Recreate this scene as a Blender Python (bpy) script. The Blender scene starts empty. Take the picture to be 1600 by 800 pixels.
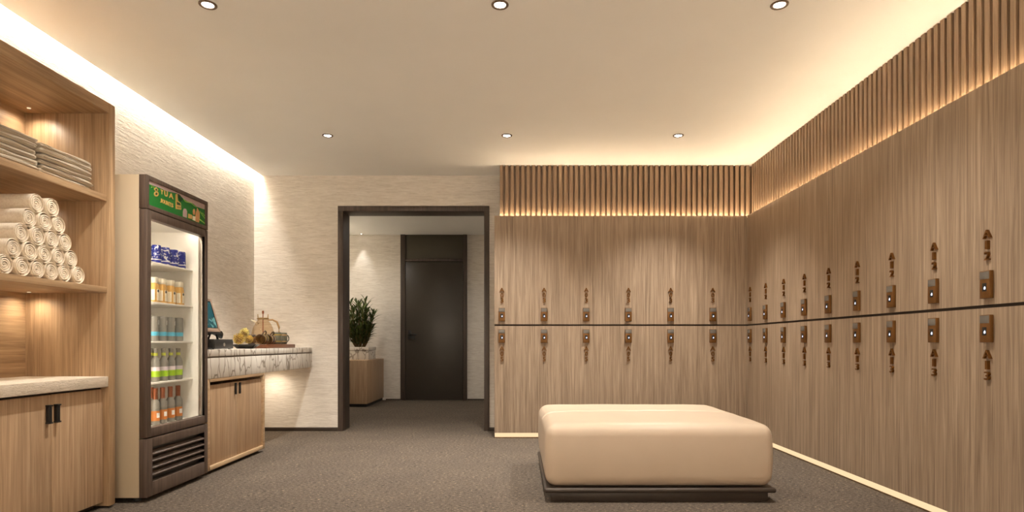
import bpy, bmesh, math, random
from mathutils import Vector, Matrix, noise as mnoise
random.seed(7)
PI = math.pi
SC = bpy.context.scene
COL = SC.collection
CH = 0.95            # camera height
F = 960.0            # focal length in pixels of the 1600x800 frame

# ------------------------------------------------------------------ materials
def lin(c):
    out = []
    for v in c:
        v = v / 255.0
        out.append(v / 12.92 if v <= 0.04045 else ((v + 0.055) / 1.055) ** 2.4)
    return (out[0], out[1], out[2], 1.0)

def base_mat(name, col=None, rough=0.5, metal=0.0, spec=0.5):
    m = bpy.data.materials.new(name); m.use_nodes = True
    nt = m.node_tree; b = nt.nodes['Principled BSDF']
    if col is not None: b.inputs['Base Color'].default_value = lin(col)
    b.inputs['Roughness'].default_value = rough
    b.inputs['Metallic'].default_value = metal
    b.inputs['Specular IOR Level'].default_value = spec
    return m, nt, b

def plain(name, col, rough=0.5, metal=0.0, spec=0.5, var=0.06, scale=30):
    """a solid colour with a little procedural variation"""
    m, nt, b = base_mat(name, col, rough, metal, spec)
    g = nt.nodes.new('ShaderNodeNewGeometry')
    n = nt.nodes.new('ShaderNodeTexNoise'); n.inputs['Scale'].default_value = scale; n.inputs['Detail'].default_value = 4
    nt.links.new(g.outputs['Position'], n.inputs['Vector'])
    r = nt.nodes.new('ShaderNodeValToRGB')
    c = lin(col)
    r.color_ramp.elements[0].color = tuple(v * (1 - var) for v in c[:3]) + (1,)
    r.color_ramp.elements[1].color = tuple(min(1, v * (1 + var)) for v in c[:3]) + (1,)
    r.color_ramp.elements[0].position = .3; r.color_ramp.elements[1].position = .7
    nt.links.new(n.outputs['Fac'], r.inputs['Fac'])
    nt.links.new(r.outputs['Color'], b.inputs['Base Color'])
    return m

def coords(nt, scale):
    g = nt.nodes.new('ShaderNodeNewGeometry')
    mp = nt.nodes.new('ShaderNodeMapping'); mp.inputs['Scale'].default_value = scale
    nt.links.new(g.outputs['Position'], mp.inputs['Vector'])
    return mp.outputs['Vector']

def tex_noise(nt, vec, scale=1, detail=4, rough=.5, dist=0):
    n = nt.nodes.new('ShaderNodeTexNoise')
    n.inputs['Scale'].default_value = scale; n.inputs['Detail'].default_value = detail
    n.inputs['Roughness'].default_value = rough; n.inputs['Distortion'].default_value = dist
    nt.links.new(vec, n.inputs['Vector']); return n.outputs['Fac']

def ramp(nt, fac, stops):
    r = nt.nodes.new('ShaderNodeValToRGB'); e = r.color_ramp.elements
    while len(e) < len(stops): e.new(0.5)
    for el, (p, c) in zip(e, stops): el.position = p; el.color = c
    nt.links.new(fac, r.inputs['Fac']); return r.outputs['Color']

def mixc(nt, a, b, fac, mode='MIX'):
    m = nt.nodes.new('ShaderNodeMix'); m.data_type = 'RGBA'; m.blend_type = mode
    if isinstance(fac, float): m.inputs[0].default_value = fac
    else: nt.links.new(fac, m.inputs[0])
    for s, v in ((m.inputs[6], a), (m.inputs[7], b)):
        if isinstance(v, tuple): s.default_value = v
        else: nt.links.new(v, s)
    return m.outputs[2]

def bump(nt, b, h, strength=.2, dist=.01):
    bp = nt.nodes.new('ShaderNodeBump'); bp.inputs['Strength'].default_value = strength; bp.inputs['Distance'].default_value = dist
    nt.links.new(h, bp.inputs['Height']); nt.links.new(bp.outputs['Normal'], b.inputs['Normal'])

def wood(name, dark, mid, light, axis='z', fine=70, rough=.5, wave=.6):
    m, nt, b = base_mat(name, mid, rough)
    lo, md, hi = lin(dark), lin(mid), lin(light)
    def sc(f, l):
        v = [f, f, f]; v['xyz'.index(axis)] = l; return tuple(v)
    n1 = tex_noise(nt, coords(nt, sc(fine, 1.6)), 1, 5, .62, wave)
    n2 = tex_noise(nt, coords(nt, sc(fine * 3.4, 3.5)), 1, 4, .6, .2)
    n3 = tex_noise(nt, coords(nt, sc(7, .8)), 1, 3, .5, .8)
    c1 = ramp(nt, n1, [(.28, lo), (.5, md), (.72, hi)])
    c2 = ramp(nt, n2, [(.33, (.70, .66, .62, 1)), (.55, (1, 1, 1, 1))])
    c3 = ramp(nt, n3, [(.3, (.88, .86, .84, 1)), (.7, (1.06, 1.05, 1.04, 1))])
    c = mixc(nt, c1, c2, .75, 'MULTIPLY'); c = mixc(nt, c, c3, .8, 'MULTIPLY')
    nt.links.new(c, b.inputs['Base Color'])
    bump(nt, b, n2, .12, .002)
    return m

def emit(name, col, strength):
    m = bpy.data.materials.new(name); m.use_nodes = True; nt = m.node_tree
    nt.nodes.remove(nt.nodes['Principled BSDF'])
    e = nt.nodes.new('ShaderNodeEmission'); e.inputs['Color'].default_value = lin(col); e.inputs['Strength'].default_value = strength
    nt.links.new(e.outputs[0], nt.nodes['Material Output'].inputs[0]); return m

def glass(name, col=(255, 255, 255), alpha=.12, rough=.02):
    m = bpy.data.materials.new(name); m.use_nodes = True; nt = m.node_tree
    nt.nodes.remove(nt.nodes['Principled BSDF'])
    t = nt.nodes.new('ShaderNodeBsdfTransparent'); t.inputs['Color'].default_value = lin(col)
    g = nt.nodes.new('ShaderNodeBsdfGlossy'); g.inputs['Roughness'].default_value = rough
    mx = nt.nodes.new('ShaderNodeMixShader')
    fr = nt.nodes.new('ShaderNodeFresnel'); fr.inputs['IOR'].default_value = 1.3
    ml = nt.nodes.new('ShaderNodeMath'); ml.operation = 'MULTIPLY'; ml.inputs[1].default_value = alpha * 8
    ml.use_clamp = True
    nt.links.new(fr.outputs[0], ml.inputs[0]); nt.links.new(ml.outputs[0], mx.inputs[0])
    nt.links.new(t.outputs[0], mx.inputs[1]); nt.links.new(g.outputs[0], mx.inputs[2])
    nt.links.new(mx.outputs[0], nt.nodes['Material Output'].inputs[0]); return m

def plaster(name, c0, c1):
    m, nt, b = base_mat(name, c1, .75, spec=.2)
    n1 = tex_noise(nt, coords(nt, (9, 9, 95)), 1, 4, .6, 1.2)
    n2 = tex_noise(nt, coords(nt, (3, 3, 26)), 1, 3, .6, 2.0)
    a = nt.nodes.new('ShaderNodeMath'); a.operation = 'ADD'
    nt.links.new(n1, a.inputs[0]); nt.links.new(n2, a.inputs[1])
    h = nt.nodes.new('ShaderNodeMath'); h.operation = 'MULTIPLY'; h.inputs[1].default_value = .5
    nt.links.new(a.outputs[0], h.inputs[0])
    nt.links.new(ramp(nt, h.outputs[0], [(.35, lin(c0)), (.6, lin(c1))]), b.inputs['Base Color'])
    bump(nt, b, h.outputs[0], .45, .012)
    return m

def carpet(name):
    m, nt, b = base_mat(name, (90, 80, 70), .95, spec=.1)
    n1 = tex_noise(nt, coords(nt, (46, 92, 1)), 1, 2, .6, .3)
    n2 = tex_noise(nt, coords(nt, (130, 220, 1)), 1, 2, .6, 0)
    n3 = tex_noise(nt, coords(nt, (3, 3, 1)), 1, 3, .5, .5)
    base = ramp(nt, n1, [(.27, lin((44, 39, 36))), (.42, lin((86, 77, 69))), (.6, lin((104, 94, 84))), (.67, lin((120, 107, 92))), (.74, lin((178, 154, 122)))])
    f2 = ramp(nt, n2, [(.3, (.45, .45, .46, 1)), (.5, (1, 1, 1, 1)), (.7, (1.6, 1.5, 1.34, 1))])
    f3 = ramp(nt, n3, [(.3, (.92, .92, .93, 1)), (.7, (1.06, 1.05, 1.03, 1))])
    c = mixc(nt, base, f2, .8, 'MULTIPLY'); c = mixc(nt, c, f3, 1.0, 'MULTIPLY')
    nt.links.new(c, b.inputs['Base Color'])
    bump(nt, b, n2, .6, .006)
    return m

def marble(name):
    m, nt, b = base_mat(name, (225, 215, 200), .25)
    v = coords(nt, (13, 13, 5.5))
    dn = nt.nodes.new('ShaderNodeTexNoise'); dn.inputs['Scale'].default_value = .8; dn.inputs['Detail'].default_value = 2
    nt.links.new(v, dn.inputs['Vector'])
    vm = nt.nodes.new('ShaderNodeVectorMath'); vm.operation = 'MULTIPLY_ADD'; vm.inputs[1].default_value = (1.4, 1.4, 1.4)
    nt.links.new(dn.outputs['Color'], vm.inputs[0]); nt.links.new(v, vm.inputs[2])
    vo = nt.nodes.new('ShaderNodeTexVoronoi'); vo.feature = 'DISTANCE_TO_EDGE'; vo.inputs['Scale'].default_value = .8
    nt.links.new(vm.outputs[0], vo.inputs['Vector'])
    mask = tex_noise(nt, coords(nt, (3, 3, 1.5)), 1, 2)
    veins = ramp(nt, vo.outputs['Distance'], [(0, lin((172, 164, 156))), (.025, lin((196, 190, 184))), (.06, (1, 1, 1, 1))])
    soft = ramp(nt, mask, [(.38, lin((234, 228, 218))), (.62, lin((216, 208, 196)))])
    mk = ramp(nt, mask, [(.28, (0, 0, 0, 1)), (.40, (1, 1, 1, 1))])
    c = mixc(nt, soft, mixc(nt, soft, veins, 1.0, 'MULTIPLY'), mk)
    nt.links.new(c, b.inputs['Base Color']); return m

def stone(name):
    m, nt, b = base_mat(name, (222, 208, 188), .55)
    n = tex_noise(nt, coords(nt, (20, 14, 60)), 1, 5, .65, 2.5)
    nt.links.new(ramp(nt, n, [(.3, lin((204, 188, 166))), (.6, lin((228, 214, 195)))]), b.inputs['Base Color'])
    bump(nt, b, n, .5, .01); return m

def cloth(name, c0, c1, scale=(60, 6, 160), st=.5):
    m, nt, b = base_mat(name, c1, .95, spec=.1)
    b.inputs['Sheen Weight'].default_value = .25
    n = tex_noise(nt, coords(nt, scale), 1, 4, .6, .6)
    nt.links.new(ramp(nt, n, [(.32, lin(c0)), (.6, lin(c1))]), b.inputs['Base Color'])
    bump(nt, b, n, st, .006); return m

def picture_screen(name):
    m = bpy.data.materials.new(name); m.use_nodes = True; nt = m.node_tree
    b = nt.nodes['Principled BSDF']; b.inputs['Roughness'].default_value = .15
    n = tex_noise(nt, coords(nt, (6, 7, 13)), 1, 4, .6, 1.5)
    c = ramp(nt, n, [(.28, lin((10, 40, 45))), (.42, lin((24, 110, 118))), (.5, lin((30, 62, 58))), (.58, lin((150, 215, 205))), (.68, lin((44, 90, 48))), (.78, lin((90, 60, 48)))])
    b.inputs['Base Color'].default_value = (0.01, 0.01, 0.01, 1)
    nt.links.new(c, b.inputs['Emission Color']); b.inputs['Emission Strength'].default_value = .3
    return m

def can_mat(name):
    m, nt, b = base_mat(name, (28, 40, 140), .25)
    n = tex_noise(nt, coords(nt, (28, 28, 34)), 1, 3, .6, 1.6)
    c = ramp(nt, n, [(.50, lin((24, 36, 132))), (.56, lin((60, 80, 170))), (.6, lin((232, 230, 225)))])
    nt.links.new(c, b.inputs['Base Color']); return m

M = {}
M['locker'] = wood('locker_wood', (126, 107, 88), (156, 135, 113), (181, 160, 137), 'z', 62, .5)
M['slat'] = wood('slat_wood', (122, 99, 78), (148, 123, 98), (166, 141, 116), 'z', 62, .5)
M['oak_v'] = wood('oak_upright', (150, 121, 90), (178, 147, 112), (196, 167, 132), 'z', 46, .45)
M['oak_h'] = wood('oak_lengthwise', (146, 117, 86), (174, 143, 108), (194, 164, 128), 'y', 40, .45)
M['cab'] = wood('light_oak', (158, 128, 98), (184, 154, 122), (202, 174, 142), 'z', 60, .5)
M['cabedge'] = wood('light_oak_edge', (172, 142, 108), (196, 166, 130), (212, 184, 150), 'y', 60, .5)
M['darkwood'] = wood('dark_stained_wood', (54, 44, 38), (74, 62, 54), (90, 77, 67), 'z', 50, .5)
M['fridgewood'] = wood('walnut_frame', (74, 60, 52), (94, 78, 68), (110, 93, 80), 'z', 50, .55)
M['board'] = wood('brown_board', (84, 48, 28), (112, 66, 38), (130, 80, 48), 'y', 40, .4)
M['wall'] = plaster('textured_plaster', (208, 199, 187), (232, 225, 215))
M['ceiling'] = plain('ceiling_paint', (245, 244, 240), .9, spec=.1, var=.015, scale=2)
M['carpet'] = carpet('flecked_carpet')
M['marble'] = marble('veined_marble')
M['stone'] = stone('cream_stone')
M['leather'] = plain('cream_leather', (188, 168, 146), .42, spec=.25, var=.02, scale=8)
M['basedark'] = plain('dark_brown_metal', (64, 54, 46), .4, .3)
M['bronze'] = plain('bronze', (116, 76, 32), .38, .75, var=.12, scale=60)
M['lockbody'] = plain('brown_lock_case', (112, 74, 30), .4, .35, var=.06, scale=60)
M['display'] = plain('grey_display', (108, 102, 95), .2, var=.03)
M['black'] = plain('black', (22, 20, 19), .45, var=.1)
M['charcoal'] = plain('charcoal', (50, 47, 44), .45, var=.08)
M['gap'] = plain('dark_recess', (46, 34, 24), .8)
M['door'] = plain('dark_grey_door', (66, 59, 51), .36, var=.03, scale=5)
M['transom'] = plain('olive_grey_panel', (70, 64, 50), .55, var=.03, scale=5)
M['trim'] = plain('bronze_trim', (112, 94, 76), .4, .4)
M['fridgeside'] = plain('beige_steel', (196, 178, 150), .45, .0, var=.02, scale=4)
M['white'] = plain('white_liner', (244, 240, 232), .5, var=.01)
M['steel'] = plain('satin_steel', (170, 160, 148), .3, .55, var=.03)
M['towel'] = cloth('cream_terry', (226, 208, 184), (240, 226, 204), (120, 120, 120), .35)
M['linen'] = cloth('grey_beige_linen', (172, 158, 138), (206, 192, 170), (40, 5, 170), .8)
M['can'] = can_mat('blue_can_print')
M['canwhite'] = plain('white_print_and_highlight', (232, 230, 226), .3)
M['blueink'] = plain('blue_print', (26, 38, 136), .3)
M['gold'] = plain('golden_carton', (222, 172, 92), .35)
M['ivory'] = plain('ivory_cap', (246, 236, 212), .4)
M['greyglass'] = plain('grey_bottle', (134, 130, 122), .15)
M['skyblue'] = plain('sky_blue_band', (90, 184, 214), .4)
M['lime'] = plain('lime_label', (166, 208, 40), .4)
M['lemon'] = plain('yellow_green_band', (196, 204, 60), .4)
M['lilac'] = plain('pale_lilac_label', (222, 208, 214), .4)
M['copper'] = plain('copper_foil', (150, 84, 48), .3, .4)
M['orange'] = plain('orange_label', (200, 122, 58), .4)
M['signgreen'] = plain('green_print', (24, 120, 48), .35)
M['signpink'] = plain('mauve_print', (184, 160, 158), .35)
M['signgold'] = plain('gold_print', (206, 166, 92), .35)
M['signleaf'] = plain('leaf_print', (150, 196, 84), .35)
M['signdark'] = plain('dark_green_print', (14, 66, 30), .35)
M['signpeach'] = plain('peach_print', (214, 160, 110), .35)
M['monitor'] = plain('taupe_monitor_case', (160, 134, 114), .4)
M['screen'] = picture_screen('screen_picture')
M['slate'] = plain('slate_glaze', (70, 68, 66), .25, .2)
M['petal'] = plain('yellow_petals', (206, 180, 100), .8, var=.3, scale=120)
M['petalpale'] = plain('pale_yellow_petals', (236, 222, 156), .8, var=.25, scale=120)
M['petalbrown'] = plain('brown_dried_petals', (150, 116, 74), .8, var=.3, scale=120)
M['brass'] = plain('brushed_brass', (176, 146, 100), .3, .8)
M['potglass'] = glass('tinted_glass', (240, 229, 212), .03)
M['pane'] = glass('door_glass', (250, 250, 248), .012)
M['mugbrown'] = plain('brown_glaze', (74, 52, 34), .25, var=.3, scale=40)
M['mugtan'] = plain('tan_glaze', (176, 140, 92), .35)
M['muggrey'] = plain('grey_green_glaze', (92, 90, 76), .3, var=.25, scale=40)
M['muggold'] = plain('gold_glaze', (190, 160, 80), .25, .3)
M['greycup'] = plain('grey_ceramic', (124, 112, 102), .4)
M['leaf'] = plain('green_leaf', (84, 98, 48), .45, var=.45, scale=25)
M['stem'] = plain('stem', (120, 96, 56), .7)
M['soil'] = plain('soil', (50, 40, 30), .95)
WARM = (255, 250, 241)
M['led'] = emit('warm_led', (255, 222, 180), 20.0)
M['ledslat'] = emit('slat_led', (255, 230, 194), 32.0)
M['ledcove'] = emit('cove_led', (255, 245, 231), 38.0)
M['ledshelf'] = emit('shelf_led', (255, 222, 176), .5)
M['ledtoe'] = emit('toe_led', (255, 220, 172), .5)
M['ledfridge'] = emit('fridge_led', (255, 240, 222), 14.0)
M['lens'] = emit('lamp_lens', (255, 246, 232), 12.0)
M['globe'] = emit('globe_glow', (255, 238, 212), 27.0)
M['glint'] = emit('sensor_glint', (225, 232, 255), .8)  # glint in the lock sensor, put in as an emissive colour

# ------------------------------------------------------------------ geometry helpers
def root_loc(p):
    v = Vector((0, 0, 0))
    while p is not None:
        v += p.location; p = p.parent
    return v

class MB:
    def __init__(self): self.bm = bmesh.new(); self.mi = 0; self.mats = []
    def use(self, mat):
        if mat not in self.mats: self.mats.append(mat)
        self.mi = self.mats.index(mat); return self
    def _tag(self, faces):
        for f in faces: f.material_index = self.mi
    def box(self, x0, x1, y0, y1, z0, z1, bev=0.0, seg=2, mtx=None):
        bm = self.bm
        r = bmesh.ops.create_cube(bm, size=1.0)
        vs = r['verts']
        for v in vs:
            v.co = Vector(((x0 + x1) / 2 + v.co.x * (x1 - x0), (y0 + y1) / 2 + v.co.y * (y1 - y0), (z0 + z1) / 2 + v.co.z * (z1 - z0)))
        faces = set(f for v in vs for f in v.link_faces)
        if bev > 0:
            es = list(set(e for v in vs for e in v.link_edges))
            rb = bmesh.ops.bevel(bm, geom=es, offset=bev, segments=seg, profile=.5, affect='EDGES')
            faces = set(rb['faces']) | set(f for f in faces if f.is_valid)
            vs = list(set(v for f in faces for v in f.verts))
        self._tag(faces)
        if mtx is not None:
            for v in vs: v.co = mtx @ v.co
        return self
    def grid(self, rows, closed_u=False, cap=False):
        """rows: list of rings of points; closed_u closes each ring"""
        bm = self.bm
        vr = [[bm.verts.new(p) for p in r] for r in rows]
        n = len(rows[0]); fs = []
        for a, b in zip(vr[:-1], vr[1:]):
            for i in range(n if closed_u else n - 1):
                j = (i + 1) % n
                try: fs.append(bm.faces.new((a[i], a[j], b[j], b[i])))
                except ValueError: pass
        if cap:
            for r in (vr[0], vr[-1]):
                try: fs.append(bm.faces.new(r))
                except ValueError: pass
        self._tag(fs); return self
    def lathe(self, prof, c=(0, 0, 0), n=24, axis='z', cap=True, mtx=None):
        rows = []
        for r, h in prof:
            ring = []
            for i in range(n):
                a = 2 * PI * i / n
                p = (r * math.cos(a), r * math.sin(a), h)
                if axis == 'y': p = (p[0], p[2], p[1])
                if axis == 'x': p = (p[2], p[0], p[1])
                p = Vector(p)
                if mtx is not None: p = mtx @ p
                ring.append(p + Vector(c))
            rows.append(ring)
        return self.grid(rows, True, cap)
    def tube(self, pts, rad, n=8, cap=True):
        pts = [Vector(p) for p in pts]; rows = []
        up = Vector((0, 0, 1))
        for i, p in enumerate(pts):
            t = (pts[min(i + 1, len(pts) - 1)] - pts[max(i - 1, 0)]).normalized()
            u = t.cross(up)
            if u.length < 1e-3: u = t.cross(Vector((1, 0, 0)))
            u.normalize(); w = t.cross(u).normalized()
            r = rad[i] if isinstance(rad, (list, tuple)) else rad
            rows.append([p + u * (r * math.cos(2 * PI * k / n)) + w * (r * math.sin(2 * PI * k / n)) for k in range(n)])
        return self.grid(rows, True, cap)
    def prism(self, poly, fn, t):
        """poly: list of 2D points; fn(u,v,w)->3D; thickness t along w"""
        bm = self.bm
        a = [bm.verts.new(fn(u, v, 0)) for u, v in poly]; b = [bm.verts.new(fn(u, v, t)) for u, v in poly]
        fs = []; n = len(poly)
        fs.append(bm.faces.new(a)); fs.append(bm.faces.new(b))
        for i in range(n): fs.append(bm.faces.new((a[i], a[(i + 1) % n], b[(i + 1) % n], b[i])))
        self._tag(fs); return self
    def mesh(self, me, mtx):
        """merge an existing mesh datablock through a matrix"""
        bm = self.bm; vs = [bm.verts.new(mtx @ v.co) for v in me.vertices]; fs = []
        for p in me.polygons:
            try: fs.append(bm.faces.new([vs[i] for i in p.vertices]))
            except ValueError: pass
        self._tag(fs); return self
    def roundbox(self, x0, x1, y0, y1, z0, z1, r, n=10, fn=None):
        """rounded pad with a dense grid; fn(p) may move each point"""
        bm = self.bm
        c = Vector(((x0 + x1) / 2, (y0 + y1) / 2, (z0 + z1) / 2)); h = Vector(((x1 - x0) / 2, (y1 - y0) / 2, (z1 - z0) / 2))
        def line(hh, m):
            a = []
            rr = min(r, hh)
            for i in range(5): a.append(-hh + rr * i / 5)
            k = max(1, m)
            for i in range(k + 1): a.append(-hh + rr + (2 * hh - 2 * rr) * i / k)
            for i in range(1, 6): a.append(hh - rr + rr * i / 5)
            o = []
            for v in a:
                if not o or v - o[-1] > 1e-6: o.append(v)
            return o
        L = [line(h[i], max(1, int(n * h[i] / max(h)))) for i in range(3)]
        cache = {}; fs = []
        def vert(p):
            k = (round(p[0], 5), round(p[1], 5), round(p[2], 5))
            if k not in cache:
                q = Vector([max(-(h[i] - min(r, h[i])), min(h[i] - min(r, h[i]), p[i])) for i in range(3)])
                d = Vector(p) - q
                if d.length > 1e-9:
                    dn = d.normalized(); q = Vector([q[i] + dn[i] * min(r, h[i]) for i in range(3)])
                w = c + q
                if fn: w = fn(w)
                cache[k] = bm.verts.new(w)
            return cache[k]
        for ax in range(3):
            u, v = [i for i in range(3) if i != ax]
            for s in (-1, 1):
                for i in range(len(L[u]) - 1):
                    for j in range(len(L[v]) - 1):
                        q = []
                        for a, b in ((i, j), (i + 1, j), (i + 1, j + 1), (i, j + 1)):
                            p = [0, 0, 0]; p[ax] = s * h[ax]; p[u] = L[u][a]; p[v] = L[v][b]; q.append(vert(p))
                        if len(set(q)) == 4:
                            try: fs.append(bm.faces.new(q))
                            except ValueError: pass
        self._tag(fs); return self
    def build(self, name, mat=None, parent=None, smooth=True, angle=35):
        bm = self.bm
        bmesh.ops.remove_doubles(bm, verts=bm.verts, dist=1e-6)
        bmesh.ops.recalc_face_normals(bm, faces=bm.faces)
        me = bpy.data.meshes.new(name)
        o = bpy.data.objects.new(name, me); COL.objects.link(o)
        if parent is not None:
            off = root_loc(parent); o.parent = parent
        else:
            xs = [v.co.x for v in bm.verts]; ys = [v.co.y for v in bm.verts]; zs = [v.co.z for v in bm.verts]
            off = Vector(((min(xs) + max(xs)) / 2, (min(ys) + max(ys)) / 2, min(zs))); o.location = off
        bmesh.ops.translate(bm, verts=bm.verts, vec=-off)
        bm.to_mesh(me); bm.free()
        for m in (self.mats or [mat]): me.materials.append(m)
        if smooth:
            me.shade_smooth(); me.set_sharp_from_angle(angle=math.radians(angle))
        return o

def tag(o, label=None, cat=None, group=None, kind=None):
    if label: o['label'] = label
    if cat: o['category'] = cat
    if group: o['group'] = group
    if kind: o['kind'] = kind
    return o

def thing(name, loc, label, cat, group=None):
    o = bpy.data.objects.new(name, None); COL.objects.link(o); o.location = loc; o.empty_display_size = .05
    return tag(o, label, cat, group)

def copy_tree(o, parent=None):
    c = o.copy(); COL.objects.link(c)
    if parent is not None: c.parent = parent
    for ch in list(o.children): copy_tree(ch, c)
    return c

def struct(name, mb, mat, parent=None, **k):
    o = mb.build(name, mat, parent, **k)
    if parent is None: o['kind'] = 'structure'
    return o

_glyph = {}
def glyph(ch, w, h, depth, bold=.02, bev=.0):
    """a character as a mesh in the local xy plane, centred, extruded along z from 0 to depth"""
    key = (ch, round(w, 4), round(h, 4), round(depth, 4))
    if key in _glyph: return _glyph[key]
    cu = bpy.data.curves.new('glyph', 'FONT'); cu.body = ch; cu.size = 1.0; cu.offset = bold; cu.extrude = .5; cu.resolution_u = 4
    ob = bpy.data.objects.new('glyph', cu); COL.objects.link(ob)
    dg = bpy.context.evaluated_depsgraph_get(); dg.update()
    me = bpy.data.meshes.new_from_object(ob.evaluated_get(dg))
    bpy.data.objects.remove(ob); bpy.data.curves.remove(cu)
    xs = [v.co.x for v in me.vertices]; ys = [v.co.y for v in me.vertices]
    cx, cy = (min(xs) + max(xs)) / 2, (min(ys) + max(ys)) / 2; sx = w / (max(xs) - min(xs)); sy = h / (max(ys) - min(ys))
    for v in me.vertices: v.co = Vector(((v.co.x - cx) * sx, (v.co.y - cy) * sy, (v.co.z + .5) * depth))
    _glyph[key] = me; return me

ORD = ['first', 'second', 'third', 'fourth', 'fifth', 'sixth', 'seventh', 'eighth', 'ninth', 'tenth', 'eleventh', 'twelfth']

# ------------------------------------------------------------------ the room
XL, XC = -2.849, -2.759          # left wall, edge of the ceiling slab (cove gap between)
YB, YF = 6.638, 10.247           # back wall, far corridor wall
ZC = 2.758
WT = .24                         # back wall thickness
YR = -1.7                        # wall behind
XLK, YLK = 2.285, 6.12           # faces of the locker banks
struct('floor', MB().box(-3.5, 3.0, YR, YF, -.05, 0), M['carpet'], smooth=False)
struct('ceiling', MB().box(XC, 2.95, YR, YB, ZC, ZC + .07).box(-3.4, .8, YB + WT, YF, ZC - .004, ZC + .07), M['ceiling'], smooth=False)
struct('wall_left', MB().box(XL - .12, XL, YR, YB, 0, 3.02), M['wall'], smooth=False)
struct('trim_1', MB().box(XL, XC - .02, YR, YB, 2.955, 3.02).box(XC - .02, XC, YR, YB, ZC + .07, 3.02), M['ceiling'], smooth=False)   # cove lining
dx0, dx1, dz = -1.942, -.307, 2.43
struct('wall_back', MB().box(XL, dx0, YB, YB + WT, 0, 3.02).box(dx1, 2.95, YB, YB + WT, 0, 3.02).box(dx0, dx1, YB, YB + WT, dz, 3.02), M['wall'], smooth=False)
struct('wall_right', MB().box(2.82, 2.95, YR, YB, 0, ZC), M['wall'], smooth=False)
struct('wall_rear', MB().box(XL, 2.82, YR - .1, YR, 0, 3.02), M['wall'], smooth=False)
struct('wall_corridor_far', MB().box(-3.4, .8, YF, YF + .1, 0, ZC), M['wall'], smooth=False)
struct('wall_corridor_left', MB().box(-3.5, -3.4, YB + WT, YF, 0, ZC), M['wall'], smooth=False)
struct('wall_corridor_right', MB().box(.8, .9, YB + WT, YF, 0, ZC), M['wall'], smooth=False)
struct('baseboard_back', MB().box(XL + .001, dx0, YB - .008, YB, 0, .04, .002).box(dx1, -.235, YB - .008, YB, 0, .04, .002), M['basedark'])
struct('baseboard_left', MB().box(XL, XL + .008, 4.40, YB - .01, 0, .04, .002), M['basedark'])
struct('baseboard_corridor', MB().box(-2.2, -1.95, YF - .008, YF, 0, .02, .002).box(-.84, .8, YF - .008, YF, 0, .02, .002), M['basedark'])
# dark casing lining the doorway
fw = .056
c = MB()
for a, b in ((dx0, dx0 + fw), (dx1 - fw, dx1)):
    c.box(a, b, YB - .012, YB + WT + .012, 0, dz - fw, .003)
c.box(dx0, dx1, YB - .012, YB + WT + .012, dz - fw, dz, .003)
struct('trim_2', c, M['darkwood'])
# far door
d1 = thing('door_1', (-1.395, YF, 0), None, None); d1['kind'] = 'structure'
fx0, fx1 = -1.948, -.843; ix0, ix1 = -1.868, -.907; fz = .95 + 127 * YF / F
tr = MB()
tr.box(fx0, ix0, YF - .05, YF, 0, ZC - .006, .004).box(ix1, fx1, YF - .05, YF, 0, ZC - .006, .004).box(ix0, ix1, YF - .05, YF, fz, fz + .045, .004)
tr.build('door_frame', M['darkwood'], d1)
MB().box(ix0, ix1, YF - .028, YF, fz + .045, ZC - .006, .002).build('transom_panel', M['transom'], d1)
lf = MB().box(ix0 + .004, ix1 - .004, YF - .038, YF - .002, .006, fz - .005, .003).build('door_leaf', M['door'], d1)
hx = ix0 + .075; hz = .95 + 12 * YF / F
h = MB(); h.box(hx - .028, hx + .028, YF - .048, YF - .036, hz - .01, hz + .085, .004)
h.tube([(hx, YF - .045, hz + .015), (hx, YF - .09, hz + .015)], .012); h.box(hx - .012, hx + .125, YF - .1, YF - .08, hz + .003, hz + .027, .006)
h.box(hx - .03, hx + .09, YF - .052, YF - .036, hz - .07, hz - .012, .004)
h.build('door_handle', M['black'], lf)

# ------------------------------------------------------------------ lockers
LT = .95 + 199 * YLK / F       # top of the lockers
SEAM = .95 + 28 * YLK / F
SG = .008                       # half of the dark shadow gap
LB = .055
def add_lock(parent, x, zc):
    b = MB().box(x - .0325, x + .0325, -.02, 0, zc - .067, zc + .067, .0025)
    lk = b.build('lock', M['lockbody'], parent)
    MB().box(x - .0295, x + .0295, -.0215, -.019, zc + .026, zc + .063, .0008).build('lock_display', M['display'], lk)
    s = MB().use(M['black']); s.box(x - .014, x + .013, -.0212, -.0190, zc - .033, zc + .007, .0006)
    s.use(M['glint']); s.prism([(-.003, -.024), (.006, -.024), (.008, -.016), (.003, -.008), (-.004, -.016)], lambda u, v, w: Vector((x + u + .001, -.0210 - w, zc + v)), .0012)
    s.build('lock_sensor', None, lk)
    return lk
def add_number(parent, x, ztop, text):
    n = MB()
    for k, ch in enumerate(text):
        w = .05 if ch == 'A' else (.03 if ch in '0235' else .017)
        me = glyph(ch, w, .042, .013, .008)
        m = Matrix.Translation((x, 0, ztop - .0215 - k * .0525)) @ Matrix(((1, 0, 0, 0), (0, 0, -1, 0), (0, 1, 0, 0), (0, 0, 0, 1)))
        n.mesh(me, m)
    return n.build('locker_number', M['bronze'], parent, angle=30)
def make_locker(w, xl, upper, text):
    z0, z1 = (SEAM + SG, LT) if upper else (LB, SEAM - SG)
    t = thing('locker', (0, 0, z0), 'x', 'locker')
    MB().box(.001, w - .001, .0185, .50, z0 + .001, z1 - .001).build('locker_body', M['locker'], t, smooth=False)
    MB().box(.0001, w - .0001, 0, .018, z0, z1).build('locker_door', M['locker'], t, smooth=False)
    if upper:
        add_lock(t, xl, 1.2337); add_number(t, xl + .001, 1.500, text)
    else:
        add_lock(t, xl, 1.0200); add_number(t, xl + .001, .917, text)
    return t
XB0 = -.2327; PB = (XLK - XB0) / 6; PR = .381
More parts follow.
